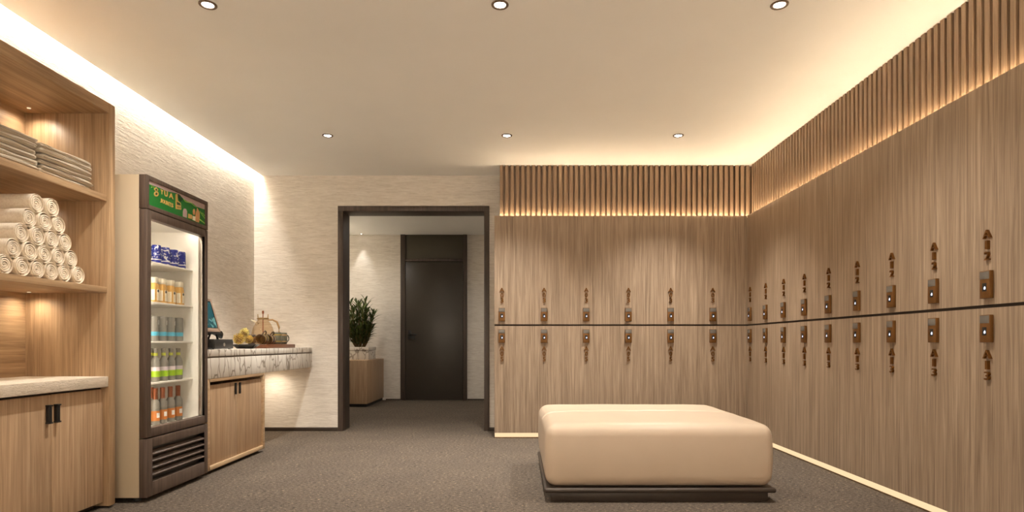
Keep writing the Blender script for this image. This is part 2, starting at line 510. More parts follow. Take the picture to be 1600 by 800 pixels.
def run(n, w, xl, upper, text, place, rot, lab, group):
    p = make_locker(w, xl, upper, text)
    for k in range(n):
        o = p if k == 0 else copy_tree(p)
        z = p.location.z if k == 0 else zz
        if k == 0: zz = z
        x, y = place(k); o.location = (x, y, zz); o.rotation_euler = (0, 0, rot)
        o['label'] = lab(k); o['group'] = group
def col_word(k, n, end, other):
    if k == 0: return 'at the ' + end
    if k == n - 1: return 'at the ' + other
    return '%s from the %s' % (ORD[k], end)
for up, tx in ((True, 'A03'), (False, 'A05')):
    run(6, PB, .074, up, tx, lambda k: (XB0 + k * PB, YLK), 0,
        lambda k, up=up: '%s-row wood locker in the back bank, %s' % ('upper' if up else 'lower', col_word(k, 6, 'doorway end', 'corner end')), 'lockers of the back bank')
for up, tx in ((True, 'A12'), (False, 'A13')):
    run(9, PR, .09, up, tx, lambda k: (XLK, YLK - k * PR), -PI / 2,
        lambda k, up=up: '%s-row wood locker in the right-hand bank, %s' % ('upper' if up else 'lower', col_word(k, 9, 'corner', 'near right edge of the photo')), 'lockers of the right bank')
YE = YLK - 9 * PR
struct('trim_3', MB().box(XLK, XLK + .5, YR + .002, YE - .001, LB, LT), M['locker'], smooth=False)      # panelled wall running on past the bank
# shadow gap between the rows
struct('trim_4', MB().box(XB0, XLK + .02, YLK + .010, YLK + .05, SEAM - SG, SEAM + SG).box(XLK + .010, XLK + .05, YE, YLK + .01, SEAM - SG, SEAM + SG), M['gap'], smooth=False)
# toe plinths and their light strips
struct('trim_5', MB().box(XB0 + .002, XLK + .5, YLK + .03, YLK + .5, 0, LB - .001).box(XLK + .03, XLK + .5, YR + .01, YLK + .03, 0, LB - .001), M['slat'], smooth=False)
tag(MB().box(XB0 + .003, XLK + .02, YLK + .012, YLK + .029, .012, LB - .002, .003).build('toe_light_strip', M['ledtoe']), 'glowing warm light strip along the foot of the back locker bank', 'light strip')
tag(MB().box(XLK + .012, XLK + .029, YR + .02, YLK + .01, .012, LB - .002, .003).build('toe_light_strip', M['ledtoe']), 'glowing warm light strip along the foot of the right-hand locker bank', 'light strip')

# slatted panels above the lockers
SP, SW, SD = .0544, .033, .045
YS, XS = 6.243, 2.370
t = thing('slatted_panel', (1.1, YS, LT), 'brown slatted wood panel above the back locker bank, left end by doorway wall', 'slatted panel')
s = MB(); x = -.182
while x < XS - .01:
    s.box(x, x + SW, YS, YS + SD, LT + .006, ZC - .001, .0015, 1); x += SP
s.build('slats', M['slat'], t)
MB().box(-.182, XS + SD, YS + SD, YS + SD + .02, LT + .001, ZC - .001).build('backing_board', M['slat'], t, smooth=False)
MB().box(-.20, XS - .03, YS - .028, YS - .014, LT + .001, LT + .009, .002).build('light_strip', M['ledslat'], t)
t = thing('slatted_panel', (XS, 3, LT), 'brown slatted wood panel above the right-hand locker bank, running towards the viewer', 'slatted panel')
s = MB(); y = YS - .02
while y > 1.2:
    s.box(XS, XS + SD, y - SW, y, LT + .006, ZC - .001, .0015, 1); y -= SP
s.build('slats', M['slat'], t)
MB().box(XS + SD, XS + SD + .02, YR + .01, YS + SD, LT + .001, ZC - .001).build('backing_board', M['slat'], t, smooth=False)
MB().box(XS - .028, XS - .014, 1.0, YS - .08, LT + .001, LT + .009, .002).build('light_strip', M['ledslat'], t)

# ------------------------------------------------------------------ ottoman
ox0, ox1, oy0, oy1 = .170, 1.525, 3.655, 4.885
t = thing('ottoman', ((ox0 + ox1) / 2, (oy0 + oy1) / 2, 0), 'large square cream leather ottoman on a low dark base, in front of the lockers', 'ottoman')
MB().box(ox0 + .025, ox1 - .025, oy0 + .025, oy1 - .025, 0, .058, .004).build('plinth', M['basedark'], t)
MB().box(ox0 - .012, ox1 + .012, oy0 - .012, oy1 + .012, .058, .088, .012, 3).build('base_plate', M['basedark'], t)
zt = .462
def cush(p):
    u = (p.x - (ox0 + ox1) / 2) / ((ox1 - ox0) / 2); v = (p.y - (oy0 + oy1) / 2) / ((oy1 - oy0) / 2)
    w = (p.z - .09) / (zt - .09)
    q = p.copy()
    s1 = max(0, 1 - u ** 4) ; s2 = max(0, 1 - v ** 4)
    if w > .5: q.z += (.020 * s1 * s2 - .016 * math.exp(-(v * .615 / .016) ** 2) * (1 if w > .9 else 0)) * (w - .5) * 2
    bul = .010 * math.sin(PI * max(0, min(1, w)))
    q.x += bul * u; q.y += bul * v
    q.z += .003 * mnoise.noise(Vector((p.x * 5, p.y * 5, 1))) * (1 if w > .5 else 0)
    return q
MB().roundbox(ox0, ox1, oy0, oy1, .09, zt, .062, 110, cush).build('cushion', M['leather'], t, angle=80)

PUCKS = []
# ------------------------------------------------------------------ built-in shelving on the left
SX, SY0, SY1 = -2.350, 1.95, 3.586       # front plane, near and far ends
SZ = 2.33
t = thing('shelving_unit', (-2.6, 2.7, 0), 'tall built-in oak shelving niche holding towels, at the left edge', 'shelving')
XBK = XL + .005
MB().box(XBK, SX, SY1 - .052, SY1, .012, SZ, .002).build('end_panel', M['oak_v'], t)
MB().box(XBK, SX, SY0 - .052, SY0, .012, SZ, .002).build('end_panel', M['oak_v'], t)
MB().box(XBK, SX, SY0, SY1 - .052, SZ - .06, SZ, .002).build('top_panel', M['oak_h'], t)
MB().box(XBK, XBK + .012, SY0, SY1 - .052, .012, SZ - .06).build('back_panel', M['oak_h'], t, smooth=False)
ya, yb = SY0 + .001, SY1 - .053
s2 = MB().box(XBK + .012, -2.362, ya, yb, 1.765, 1.800, .002).build('shelf', M['oak_h'], t)
s1 = MB().box(XBK + .012, -2.362, ya, yb, 1.237, 1.272, .002).build('shelf', M['oak_h'], t)
for zz in (SZ - .06, 1.765, 1.237):
    for yy in (3.45, 2.85, 2.25):
        MB().lathe([(.008, zz - .003), (.010, zz - .002), (.010, zz - .0003)], (-2.745, yy, 0), 20).build('puck_light', M['ledshelf'], t)
        PUCKS.append((-2.745, yy, zz - .008, 1.3 if zz == 1.765 else 2.3))
# base cabinet
t = thing('base_cabinet', (-2.6, 2.7, 0), 'oak base cabinet with flat doors below the towel shelves', 'cabinet')
MB().box(XBK + .014, -2.405, ya, yb, .06, .685).build('carcass', M['oak_v'], t, smooth=False)
MB().box(XBK + .014, -2.44, ya, yb, 0, .06).build('toe_kick', M['darkwood'], t, smooth=False)
dy = [yb - .001 - .3925 * k for k in range(5)]
for k in range(4):
    a, b = dy[k + 1] + .0015, dy[k] - .0015
    d = MB().box(-2.404, -2.384, a, b, .036, .686, .0015).build('door', M['cab'], t)
    yh = (a + .026) if k % 2 == 0 else (b - .026)
    hh = MB().box(-2.384, -2.364, yh - .009, yh + .009, .545, .632, .002).box(-2.384, -2.3605, yh - .012, yh + .012, .628, .636, .001).box(-2.384, -2.3605, yh - .012, yh + .012, .541, .549, .001)
    hh.build('handle', M['black'], d)
tag(MB().box(XBK + .014, -2.353, ya, yb, .699, .7588, .004, 2).build('worktop', M['stone']), 'cream stone worktop with a rough chiselled edge on the oak base cabinet', 'worktop')
struct('trim_6', MB().box(XBK + .014, -2.40, ya, yb, .687, .698), M['gap'], smooth=False)

# rolled towels
def spiral_roll(r, x0, x1, turns=3.2, seed=0):
    rnd = random.Random(seed); ph = rnd.random() * 6.28
    m = MB()
    # outer wrap with a rounded lip, closed at the far end
    m.lathe([(0, x0), (r * .97, x0), (r, x0 + .004), (r, x1 - .007), (r * .985, x1 - .002), (r * .95, x1), (r * .915, x1 - .002), (r * .90, x1 - .007), (r * .90, x1 - .030), (0, x1 - .030)], n=36, axis='x', cap=False)
    # the end of the cloth lying along the roll
    m.lathe([(.0022, x0 + .002), (.0022, x1 - .003)], (0, r * .985 * math.cos(ph * .3 + .6), r * .985 * math.sin(ph * .3 + .6)), 10, 'x')
    N = int(turns * 28); rows = []
    pitch = r * .80 / turns; th = pitch * .62
    for i in range(N + 1):
        a = i / 28 * 2 * PI + ph; f = i / N
        rad = r * .86 - (r * .80 - .004) * f
        rad *= 1 + .05 * math.sin(2 * a + ph) * f
        ri = max(rad - th, .0008)
        xe = x1 - .0012 * math.sin(i * .33) - .004 * f
        def P(q, x): return Vector((x, q * math.cos(a), q * math.sin(a)))
        mid = (rad + ri) / 2
        rows.append([P(rad, x1 - .031), P(rad, xe - .004), P(rad * .75 + mid * .25, xe - .001), P(mid, xe), P(ri * .75 + mid * .25, xe - .001), P(ri, xe - .004), P(ri, x1 - .031)])
    m.grid(rows, True, True)
    return m
RR = .0465
protos = []
rowname = ['bottom row', 'second row up', 'third row up', 'fourth row up', 'top row']
place = ['rightmost', 'second from right', 'third from right', 'fourth from right', 'fifth from right', 'leftmost']
for row in range(5):
    n = 6 - row
    for k in range(n):
        i = (row * 3 + k) % 4
        if len(protos) <= i:
            o = spiral_roll(RR, -.38, 0, 3.2 + .15 * i, i + 3).build('rolled_towel', M['towel'], None, angle=50)
            # origin at roll axis
            me = o.data; dz = o.location.z; dyy = o.location.y; dxx = o.location.x
            for v in me.vertices: v.co += Vector((dxx, dyy, dz))
            protos.append(o)
        else:
            o = protos[i].copy(); COL.objects.link(o)
        o.location = (-2.395 - .006 * ((row * 7 + k * 3) % 4) / 3, 3.353 - .0948 * k - .0474 * row, 1.2725 + RR + .082 * row + .0012)
        w = place[k] if k < n - 1 else 'leftmost'
        tag(o, 'rolled cream towel on the middle shelf, %s of the pile, %s' % (rowname[row], w), 'towel', 'rolled towels piled on the shelf')

# folded towels: two stacks of three
def folded(y0, y1, z0, h, seed):
    rnd = random.Random(seed)
    m = MB(); lay = h / 2
    for k in range(2):
        s = rnd.uniform(-1, 1) * .004; e = rnd.uniform(0, .012)
        za, zb = z0 + lay * k, z0 + lay * (k + 1) + .001
        off = Vector((seed * 3.1 + k * 7.7, k * 2.3, seed))
        def fn(p, za=za, zb=zb, off=off):
            q = p.copy(); nz = mnoise.noise(Vector((p.x * 6, p.y * 7, 0)) + off)
            f = (p.z - za) / (zb - za)
            q.z += nz * .007 * (.3 + .7 * f) + .006 * mnoise.noise(Vector((p.x * 30, p.y * 4, p.z * 40)) + off) * f
            q.y += .006 * mnoise.noise(Vector((p.x * 9, 0, p.z * 60)) + off)
            q.x += .010 * mnoise.noise(Vector((0, p.y * 6, p.z * 120)) + off)
            return q
        m.roundbox(-2.76, -2.39 - e, y0 + s + (.006 if k else 0), y1 + s, za, zb, lay / 2, 26, fn)
        m.roundbox(-2.75, -2.384 - e, y0 + .012, y1 - .02, za + lay * .34, za + lay * .46, .0028, 20, fn)
    return m
lv = ['bottom', 'middle', 'top']
for st, (y0, y1, nm) in enumerate(((3.085, 3.465, 'right'), (2.69, 3.070, 'left'))):
    zb = 1.8045
    for k in range(3):
        hh = .0465 if st == 0 else .049
        o = folded(y0 + .003 * k, y1 - .004 * (k % 2), zb, hh, st * 3 + k + 1).build('folded_towel', M['linen'], None, angle=60)
        zb += hh + .0085
        tag(o, 'folded grey-beige towel on the upper shelf, %s of the %s-hand stack' % (lv[k], nm), 'towel', 'folded towels stacked on the upper shelf')

# ------------------------------------------------------------------ display fridge
FX, FY0, FY1 = -2.200, 3.644, 4.363
FXB = -2.247
t = thing('display_fridge', (-2.5, 4.0, 0), 'tall glass-door drinks fridge with walnut frame and green sign', 'fridge')
b = MB().use(M['fridgeside'])
xb = -2.84
zb0, zb1 = .03, 1.952
b.box(xb, FXB, FY0, FY0 + .03, zb0, zb1, .003).box(xb, FXB, FY1 - .03, FY1, zb0, zb1, .003)
b.box(xb, FXB, FY0 + .03, FY1 - .03, 1.735, zb1).box(xb, FXB, FY0 + .03, FY1 - .03, zb0, .41).box(xb, xb + .03, FY0 + .03, FY1 - .03, .41, 1.735)
fb = b.build('body', None, t)
l = MB()
l.box(xb + .03, FXB - .001, FY0 + .0302, FY0 + .036, .41, 1.735).box(xb + .03, FXB - .001, FY1 - .036, FY1 - .0302, .41, 1.735)
l.box(xb + .0302, xb + .036, FY0 + .036, FY1 - .036, .41, 1.735).box(xb + .036, FXB - .001, FY0 + .036, FY1 - .036, .4102, .424).box(xb + .036, FXB - .001, FY0 + .036, FY1 - .036, 1.728, 1.7348)
l.build('liner', M['white'], t, smooth=False)
for zz in (1.462, 1.210, .962, .702):
    MB().box(xb + .04, -2.285, FY0 + .038, FY1 - .038, zz - .012, zz, .003).build('shelf', M['white'], t)
MB().box(FXB - .03, FXB - .012, FY0 + .037, FY0 + .047, .45, 1.70, .002).build('light_tube', M['ledfridge'], t)
MB().box(FXB - .018, FXB - .004, FY0 + .06, FY1 - .06, 1.718, 1.7275, .002).build('light_tube', M['ledfridge'], t)
# sign box
sg = MB()
z0, z1 = 1.751, 1.952
bw = .026
sg.box(FXB, FX, FY0, FY0 + bw, z0, z1, .002).box(FXB, FX, FY1 - bw - .004, FY1, z0, z1, .002).box(FXB, FX, FY0 + bw, FY1 - bw, z0, z0 + bw, .002).box(FXB, FX, FY0 + bw, FY1 - bw, z1 - bw, z1, .002)
sg.box(FXB, FX - .012, FY0 + bw, FY1 - bw, z0 + bw, z1 - bw)
sign = sg.build('sign_box', M['fridgewood'], t)
SXP = FX - .0118
gr = MB().box(SXP - .0005, SXP + .003, FY0 + bw - .001, FY1 - bw - .003, z0 + bw - .001, z1 - bw + .001).build('sign_face', M['signgreen'], sign, smooth=False)
def SP_(cx, cy):
    px = 225 + cx / 11.43; py = 280 + cy / 11.43
    Y = F * (-SXP) / (809 - px); return (Y, CH + (536 - py) * Y / F)
def plate(poly, mat, name, lvl=1, raw=False):
    pts = poly if raw else [SP_(*p) for p in poly]
    pts = [(max(FY0 + bw, min(FY1 - bw - .004, y)), max(z0 + bw, min(z1 - bw, z))) for y, z in pts]
    m = MB().prism(pts, lambda u, v, w: Vector((SXP + .003 + w, u, v)), .0012 * lvl)
    return m.build(name, mat, sign, smooth=False)
plate([(80, 90), (170, 120), (270, 155), (400, 215), (500, 235), (560, 250), (620, 270), (690, 345), (760, 395), (860, 430), (930, 490), (1040, 530), (1120, 560), (1120, 430), (560, 200), (60, -30)], M['signpink'], 'sky_band')
def stroke(pts, w, mat, name, lvl=2):
    pts = [Vector(SP_(*p)) for p in pts]; L, R = [], []
    for i, p in enumerate(pts):
        d = (pts[min(i + 1, len(pts) - 1)] - pts[max(i - 1, 0)]).normalized(); n = Vector((-d.y, d.x)) * w
        L.append((p + n)[:]); R.append((p - n)[:])
    return plate(L + R[::-1], mat, name, lvl, True)
stroke([(95, 90), (130, 110), (120, 150), (160, 130), (170, 170)], .0018, M['signleaf'], 'leaf_line')
stroke([(690, 350), (730, 400), (830, 425), (880, 470), (930, 500)], .0022, M['signleaf'], 'leaf_line')
stroke([(985, 570), (1030, 640), (1080, 700)], .003, M['signleaf'], 'leaf_line')
stroke([(1000, 600), (1040, 610), (1085, 660)], .0025, M['signleaf'], 'leaf_line')
stroke([(985, 720), (1040, 760), (1080, 790)], .004, M['signleaf'], 'leaf_line')
plate([(570, 265), (620, 270), (690, 360), (640, 400)], M['signdark'], 'hill', 1.5)
def ring(cx, cy, rx, ry, n=14): return [(cx + rx * math.cos(2 * PI * i / n), cy + ry * math.sin(2 * PI * i / n)) for i in range(n)]
plate([(205, 140), (240, 190), (205, 232), (165, 180)], M['signgold'], 'emblem', 2)
plate(ring(208, 262, 40, 48), M['signgold'], 'emblem', 2)
plate([(205, 165), (222, 190), (205, 212), (185, 184)], M['signdark'], 'emblem_hole', 2.6)
plate(ring(206, 262, 18, 20), M['signdark'], 'emblem_hole', 2.6)
def sign_text(ch, x0, x1, y0, y1):
    a = SP_(x0, y0); b = SP_(x1, y1 + (y1 - y0) * .0)
    c = SP_((x0 + x1) / 2, (y0 + y1) / 2)
    w = SP_(x1, (y0 + y1) / 2)[0] - SP_(x0, (y0 + y1) / 2)[0]; hgt = abs(SP_((x0 + x1) / 2, y0)[1] - SP_((x0 + x1) / 2, y1)[1])
    me = glyph(ch, w, hgt, .0025, .03)
    mt = Matrix(((0, 0, 1, SXP + .003), (1, 0, 0, c[0]), (0, 1, 0, c[1]), (0, 0, 0, 1)))
    MB().mesh(me, mt).build('sign_letter', M['signgold'], sign, smooth=False)
sign_text('Y', 284, 332, 185, 270); sign_text('U', 350, 412, 208, 308); sign_text('A', 435, 512, 252, 345)
for i, ch in enumerate('JOUNTS'):
    sign_text(ch, 276 + i * 40, 311 + i * 40, 345 + i * 17, 418 + i * 17)
plate([(553, 270), (585, 262), (590, 380), (645, 430), (652, 545), (556, 530)], M['signgold'], 'printed_bottle', 2)
plate([(570, 400), (630, 430), (640, 470), (575, 455)], M['signdark'], 'printed_band', 2.6)
for i in range(3): plate([(575 + i * 25, 485 + i * 6), (588 + i * 25, 488 + i * 6), (584 + i * 25, 522 + i * 6)], M['signdark'], 'printed_band', 2.6)
plate([(685, 665), (686, 560), (705, 525), (735, 530), (756, 575), (752, 690)], M['signpink'], 'printed_jar', 2)
plate([(780, 615), (848, 640), (846, 712), (778, 690)], M['signgold'], 'printed_box', 2)
plate([(858, 655), (906, 668), (905, 745), (858, 728)], M['ivory'], 'printed_box', 2)
plate(ring(882, 585, 20, 55), M['signpeach'], 'printed_bottle', 2)
plate([(908, 640), (930, 560), (940, 515), (960, 550), (982, 600), (980, 700), (970, 775), (908, 755)], M['signpeach'], 'printed_bottle', 2.3)
# glazed door
dr = MB()
dz0, dz1 = .386, 1.747
def tri_frame(m, y0, y1, z0, z1, wl, wr, wt, wb):
    m.box(FXB + .001, FX, y0, y0 + wl, z0, z1, .004).box(FXB + .001, FX, y1 - wr, y1, z0, z1, .004)
    m.box(FXB + .001, FX, y0 + wl, y1 - wr, z1 - wt, z1, .004).box(FXB + .001, FX, y0 + wl, y1 - wr, z0, z0 + wb, .004)
tri_frame(dr, FY0, FY1, dz0, dz1, .045, .04, .05, .055)
door = dr.build('door', M['fridgewood'], t)
MB().box(FX - .016, FX - .010, FY0 + .044, FY1 - .039, dz0 + .054, dz1 - .049).build('glass_pane', M['pane'], door, smooth=False)
inn = MB().box(FXB + .002, FX - .018, FY1 - .0445, FY1 - .0402, dz0 + .056, dz1 - .051, .001)
inn.build('inner_stile', M['steel'], door)
# louvred grille
g = MB(); z0, z1 = .030, .378
g.box(FXB, FX, FY0, FY0 + .06, z0, z1, .003).box(FXB, FX, FY1 - .045, FY1, z0, z1, .003).box(FXB, FX, FY0 + .06, FY1 - .045, z0, z0 + .085, .003).box(FXB, FX, FY0 + .06, FY1 - .045, z1 - .055, z1, .003)
grille = g.build('grille_panel', M['fridgewood'], t)
MB().box(FXB, FXB + .006, FY0 + .06, FY1 - .045, z0 + .085, z1 - .055).build('grille_back', M['charcoal'], grille, smooth=False)
for k in range(4):
    zc = z0 + .085 + (z1 - .055 - z0 - .085) * (k + 1) / 5 + .004
    a = Matrix.Translation((FX - .018, 0, zc)) @ Matrix.Rotation(math.radians(28), 4, 'Y') @ Matrix.Translation((-(FX - .018), 0, -zc))
    MB().box(FX - .038, FX + .002, FY0 + .061, FY1 - .046, zc - .005, zc + .005, .002, 2, a).build('grille_slat', M['fridgewood'], grille)
for x, y in ((-2.29, 3.70), (-2.29, 4.30), (-2.79, 3.70), (-2.79, 4.30)):
    MB().lathe([(.022, 0), (.022, .012), (.012, .014), (.012, .031)], (x, y, 0), 16).build('foot', M['charcoal'], t)

# drinks
RX = -2.325
def rect_lathe(m, prof, x, y, zb, n=4, ex=1.0, ey=1.0):
    """super-elliptic sections: prof = (half width, z, power)"""
    rows = []
    for r, z, pw in prof:
        ring = []
        for i in range(28):
            a = 2 * PI * i / 28; ca, sa = math.cos(a), math.sin(a)
            ring.append(Vector((x + ex * r * math.copysign(abs(ca) ** (2 / pw), ca), y + ey * r * math.copysign(abs(sa) ** (2 / pw), sa), zb + z)))
        rows.append(ring)
    m.grid(rows, True, True); return m
def can(z):
    t = thing('drink_can', (RX, 3.9, z), 'x', 'can')
    MB().lathe([(.024, .001), (.0275, .004), (.0285, .010), (.0285, .106), (.0265, .112), (.0255, .116), (.023, .116), (.022, .113)], (RX, 3.9, z), 28).build('can_body', M['can'], t)
    MB().lathe([(.0288, .020), (.0288, .026)], (RX, 3.9, z), 28, cap=False).build('can_band', M['canwhite'], t)
    MB().lathe([(.0288, .006), (.0288, .0195)], (RX, 3.9, z), 28, cap=False).build('can_band', M['blueink'], t)
    return t
def carton(z):
    t = thing('juice_bottle', (RX, 3.9, z), 'x', 'bottle')
    MB().build if False else None
    m = MB(); rect_lathe(m, [(.026, .001, 5), (.029, .004, 5), (.029, .085, 5), (.027, .105, 4.5), (.0245, .118, 4), (.0235, .121, 4)], RX, 3.9, z); m.build('bottle_body', M['gold'], t)
    m = MB(); rect_lathe(m, [(.0245, .1212, 4), (.0255, .123, 4), (.0255, .155, 4), (.0235, .158, 4)], RX, 3.9, z); m.build('bottle_cap', M['ivory'], t)
    lb = MB().box(RX + .026, RX + .0302, 3.9 - .006, 3.9 + .024, z + .012, z + .082, .001).box(RX + .004, RX + .030, 3.9 - .0305, 3.9 - .0285, z + .012, z + .08, .0005).build('label', M['ivory'], t)
    MB().lathe([(.009, 0), (.009, .0012)], (RX + .0302, 3.9 + .004, z + .072), 16, 'x').build('label_logo', M['charcoal'], lb)
    return t
def jar(z):
    t = thing('grey_jar', (RX, 3.9, z), 'x', 'jar')
    MB().lathe([(.026, .001), (.0285, .004), (.0285, .150), (.026, .158), (.0245, .160), (.0245, .152)], (RX, 3.9, z), 28).build('jar_body', M['greyglass'], t)
    MB().lathe([(.0289, .034), (.0289, .060)], (RX, 3.9, z), 28, cap=False).build('jar_band', M['skyblue'], t)
    MB().prism([(.006, .105), (.016, .105), (.017, .118), (.013, .135), (.010, .135)], lambda u, v, w: Vector((RX + .0255 + w - .004 * (u > .012), 3.9 + u, z + v)), .0028).build('jar_highlight', M['canwhite'], t)  # highlight on the jar, put in as a white shape
    return t
def tea(z):
    t = thing('tea_bottle', (RX, 3.9, z), 'x', 'bottle')
    MB().lathe([(.024, .001), (.027, .004), (.027, .118), (.025, .132), (.018, .148), (.0125, .158), (.0125, .198), (.0145, .200), (.0145, .212), (.012, .213)], (RX, 3.9, z), 28).build('bottle_body', M['greyglass'], t)
    MB().lathe([(.0131, .166), (.0131, .184)], (RX, 3.9, z), 24, cap=False).build('neck_band', M['lemon'], t)
    MB().lathe([(.0274, .068), (.0274, .094)], (RX, 3.9, z), 28, cap=False).build('label', M['lilac'], t)
    MB().lathe([(.0276, .030), (.0276, .068)], (RX, 3.9, z), 28, cap=False).build('label', M['lime'], t)
    return t
def orange(z):
    t = thing('orange_bottle', (RX, 3.9, z), 'x', 'bottle')
    MB().lathe([(.024, .001), (.0275, .004), (.0275, .130), (.026, .142), (.019, .158), (.0135, .166), (.0135, .172)], (RX, 3.9, z), 28).build('bottle_body', M['greyglass'], t)
    MB().lathe([(.0150, .165), (.0142, .200), (.0152, .204), (.0152, .234), (.013, .236)], (RX, 3.9, z), 24).build('foil_cap', M['copper'], t)
    lb = MB().lathe([(.0279, .028), (.0279, .092)], (RX, 3.9, z), 28, cap=False).build('label', M['orange'], t)
    rows = []
    for zz in (.048, .078):
        rows.append([Vector((RX + .0284 * math.cos(a), 3.9 + .0284 * math.sin(a), z + zz)) for a in [math.radians(-42 + 9 * i) for i in range(6)]])
    MB().grid(rows).build('label_square', M['canwhite'], lb)
    return t
pos = ['leftmost', 'second from left', 'third from left', 'rightmost']
for mk, z, nm, cat_px, yo in ((can, 1.4625, 'blue drink can on the top fridge shelf', (244, 258, 271.5, 283), 0),
                          (carton, 1.2105, 'golden juice bottle on the second fridge shelf', (239, 251.5, 265, 279), 0),
                          (jar, .9625, 'grey jar on the third fridge shelf', (240, 253, 266, 279), 0),
                          (tea, .7025, 'lime-labelled grey bottle on the fourth fridge shelf', (243, 255.5, 267, 278.5), 0),
                          (orange, .4245, 'orange-labelled grey bottle on the fridge floor', (242.5, 254, 266, 278), 0)):
    p = mk(z)
    for k, px in enumerate(cat_px):
        o = p if k == 0 else copy_tree(p)
        o.location = (RX, F * (-RX) / (809 - px), z)
        o['label'] = nm + ', ' + pos[k] + ' in the row'; o['group'] = 'drinks: ' + nm.split(' on the ')[0].split(' at the ')[0]
    if mk in (tea, orange):
        o = copy_tree(p); o.location = (RX - .075, F * (-RX + .075) / (809 - (236 if mk is tea else 236.5)), z)
        o['label'] = nm.replace('grey bottle', 'half-hidden bottle') + ', set back behind the leftmost'; o['group'] = 'drinks: ' + nm.split(' on the ')[0].split(' at the ')[0]

# ------------------------------------------------------------------ marble counter and its cabinet
KX, KY0 = -2.223, 4.40
KY1 = YB - .001
CT = .9016
t = thing('marble_counter', (-2.5, 5.5, .688), 'white marble counter with grey veins and a drawer line, against the left wall', 'counter')
MB().box(XL + .001, KX, KY0, KY1, .852, CT, .0025).build('counter_top', M['marble'], t)
MB().box(XL + .001, KX - .014, KY0, KY1, .840, .852).build('groove', M['trim'], t, smooth=False)
MB().box(XL + .001, KX, KY0, KY1, .690, .840, .0025).build('drawer_front', M['marble'], t)
for yy in (5.75, 6.44):
    MB().lathe([(.026, .6845), (.030, .686), (.030, .6895)], (-2.62, yy, 0), 24).build('puck_light', M['led'], t)
    PUCKS.append((-2.62, yy, .680, 5))
t = thing('low_cabinet', (-2.5, 4.9, 0), 'pale oak two-door cabinet under the marble counter beside the fridge', 'cabinet')
ca, cb = KY0 + .002, 5.400
z0, z1 = .027, .688
w = .022
wv = .036
f = MB().box(XL + .01, KX, ca, ca + wv, z0, z1, .002).box(XL + .01, KX, cb - wv, cb, z0, z1, .002).box(XL + .01, KX, ca + w, cb - w, z1 - w, z1, .002).box(XL + .01, KX, ca + w, cb - w, z0, z0 + .03, .002)
f.box(XL + .01, XL + .02, ca + w, cb - w, z0 + .03, z1 - w)
f.build('carcass', M['cabedge'], t)
MB().box(XL + .05, KX - .05, ca + .03, cb - .03, 0, z0, 0).build('toe_kick', M['black'], t, smooth=False)
ym = (ca + cb) / 2
for a, b2, s in ((ca + wv + .002, ym - .0012, -1), (ym + .0012, cb - wv - .002, 1)):
    d = MB().box(KX - .036, KX - .016, a, b2, z0 + .033, z1 - w - .024, .0015).build('door', M['cab'], t)
    yh = ym + s * .036
    MB().box(KX - .016, KX - .002, yh - .007, yh + .007, .545, .635, .002).build('handle', M['black'], d)

# things on the counter
t = thing('cash_drawer', (-2.46, 4.8, CT), 'black cash drawer with a small lock on the marble counter', 'cash drawer')
MB().box(-2.62, -2.300, 4.648, 4.962, CT + .004, CT + .078, .004).build('drawer_case', M['charcoal'], t)
MB().box(-2.302, -2.2945, 4.655, 4.955, CT + .008, CT + .062, .002).build('drawer_front', M['charcoal'], t)
MB().lathe([(.012, 0), (.012, .004)], (-2.2945, 4.80, CT + .036), 16, 'x').box(-2.293, -2.289, 4.797, 4.803, CT + .022, CT + .05, .001).build('drawer_lock', M['steel'], t)
for x in (-2.60, -2.32):
    for y in (4.67, 4.94): MB().lathe([(.01, 0), (.01, .005)], (x, y, CT), 12).build('foot', M['black'], t)
t = thing('till_monitor', (-2.40, 4.6, CT), 'taupe-framed till monitor with a blue-green picture, half behind the fridge', 'monitor')
my0, my1 = 4.38, 4.752
tilt = Matrix.Translation((-2.296, 0, 1.034)) @ Matrix.Rotation(math.radians(-16), 4, 'Y')
fr = MB()
bz = .022
fr.box(-.03, 0, my0, my0 + bz, 0, .268, .003, 2, tilt).box(-.03, 0, my1 - bz, my1, 0, .268, .003, 2, tilt).box(-.03, 0, my0 + bz, my1 - bz, 0, bz + .008, .003, 2, tilt).box(-.03, 0, my0 + bz, my1 - bz, .268 - bz, .268, .003, 2, tilt)
fr.box(-.034, -.012, my0 + .004, my1 - .004, .004, .264, .004, 2, tilt)
mf = fr.build('monitor_case', M['monitor'], t)
MB().box(-.013, -.006, my0 + bz - .001, my1 - bz + .001, bz + .007, .268 - bz + .001, 0, 2, tilt).build('bezel', M['black'], t, smooth=False)
MB().box(-.0065, -.0045, my0 + bz + .006, my1 - bz - .006, bz + .014, .268 - bz - .006, 0, 2, tilt).build('screen', M['screen'], t, smooth=False)
st = MB(); st.box(-2.42, -2.30, 4.46, 4.635, CT, CT + .012, .004); st.box(-2.39, -2.355, 4.52, 4.58, CT + .010, 1.10, .006)
st.build('monitor_stand', M['black'], t)
MB().box(-2.335, -2.294, 4.44, 4.75, 1.0225, 1.0325, .003).build('base_bar', M['black'], t)
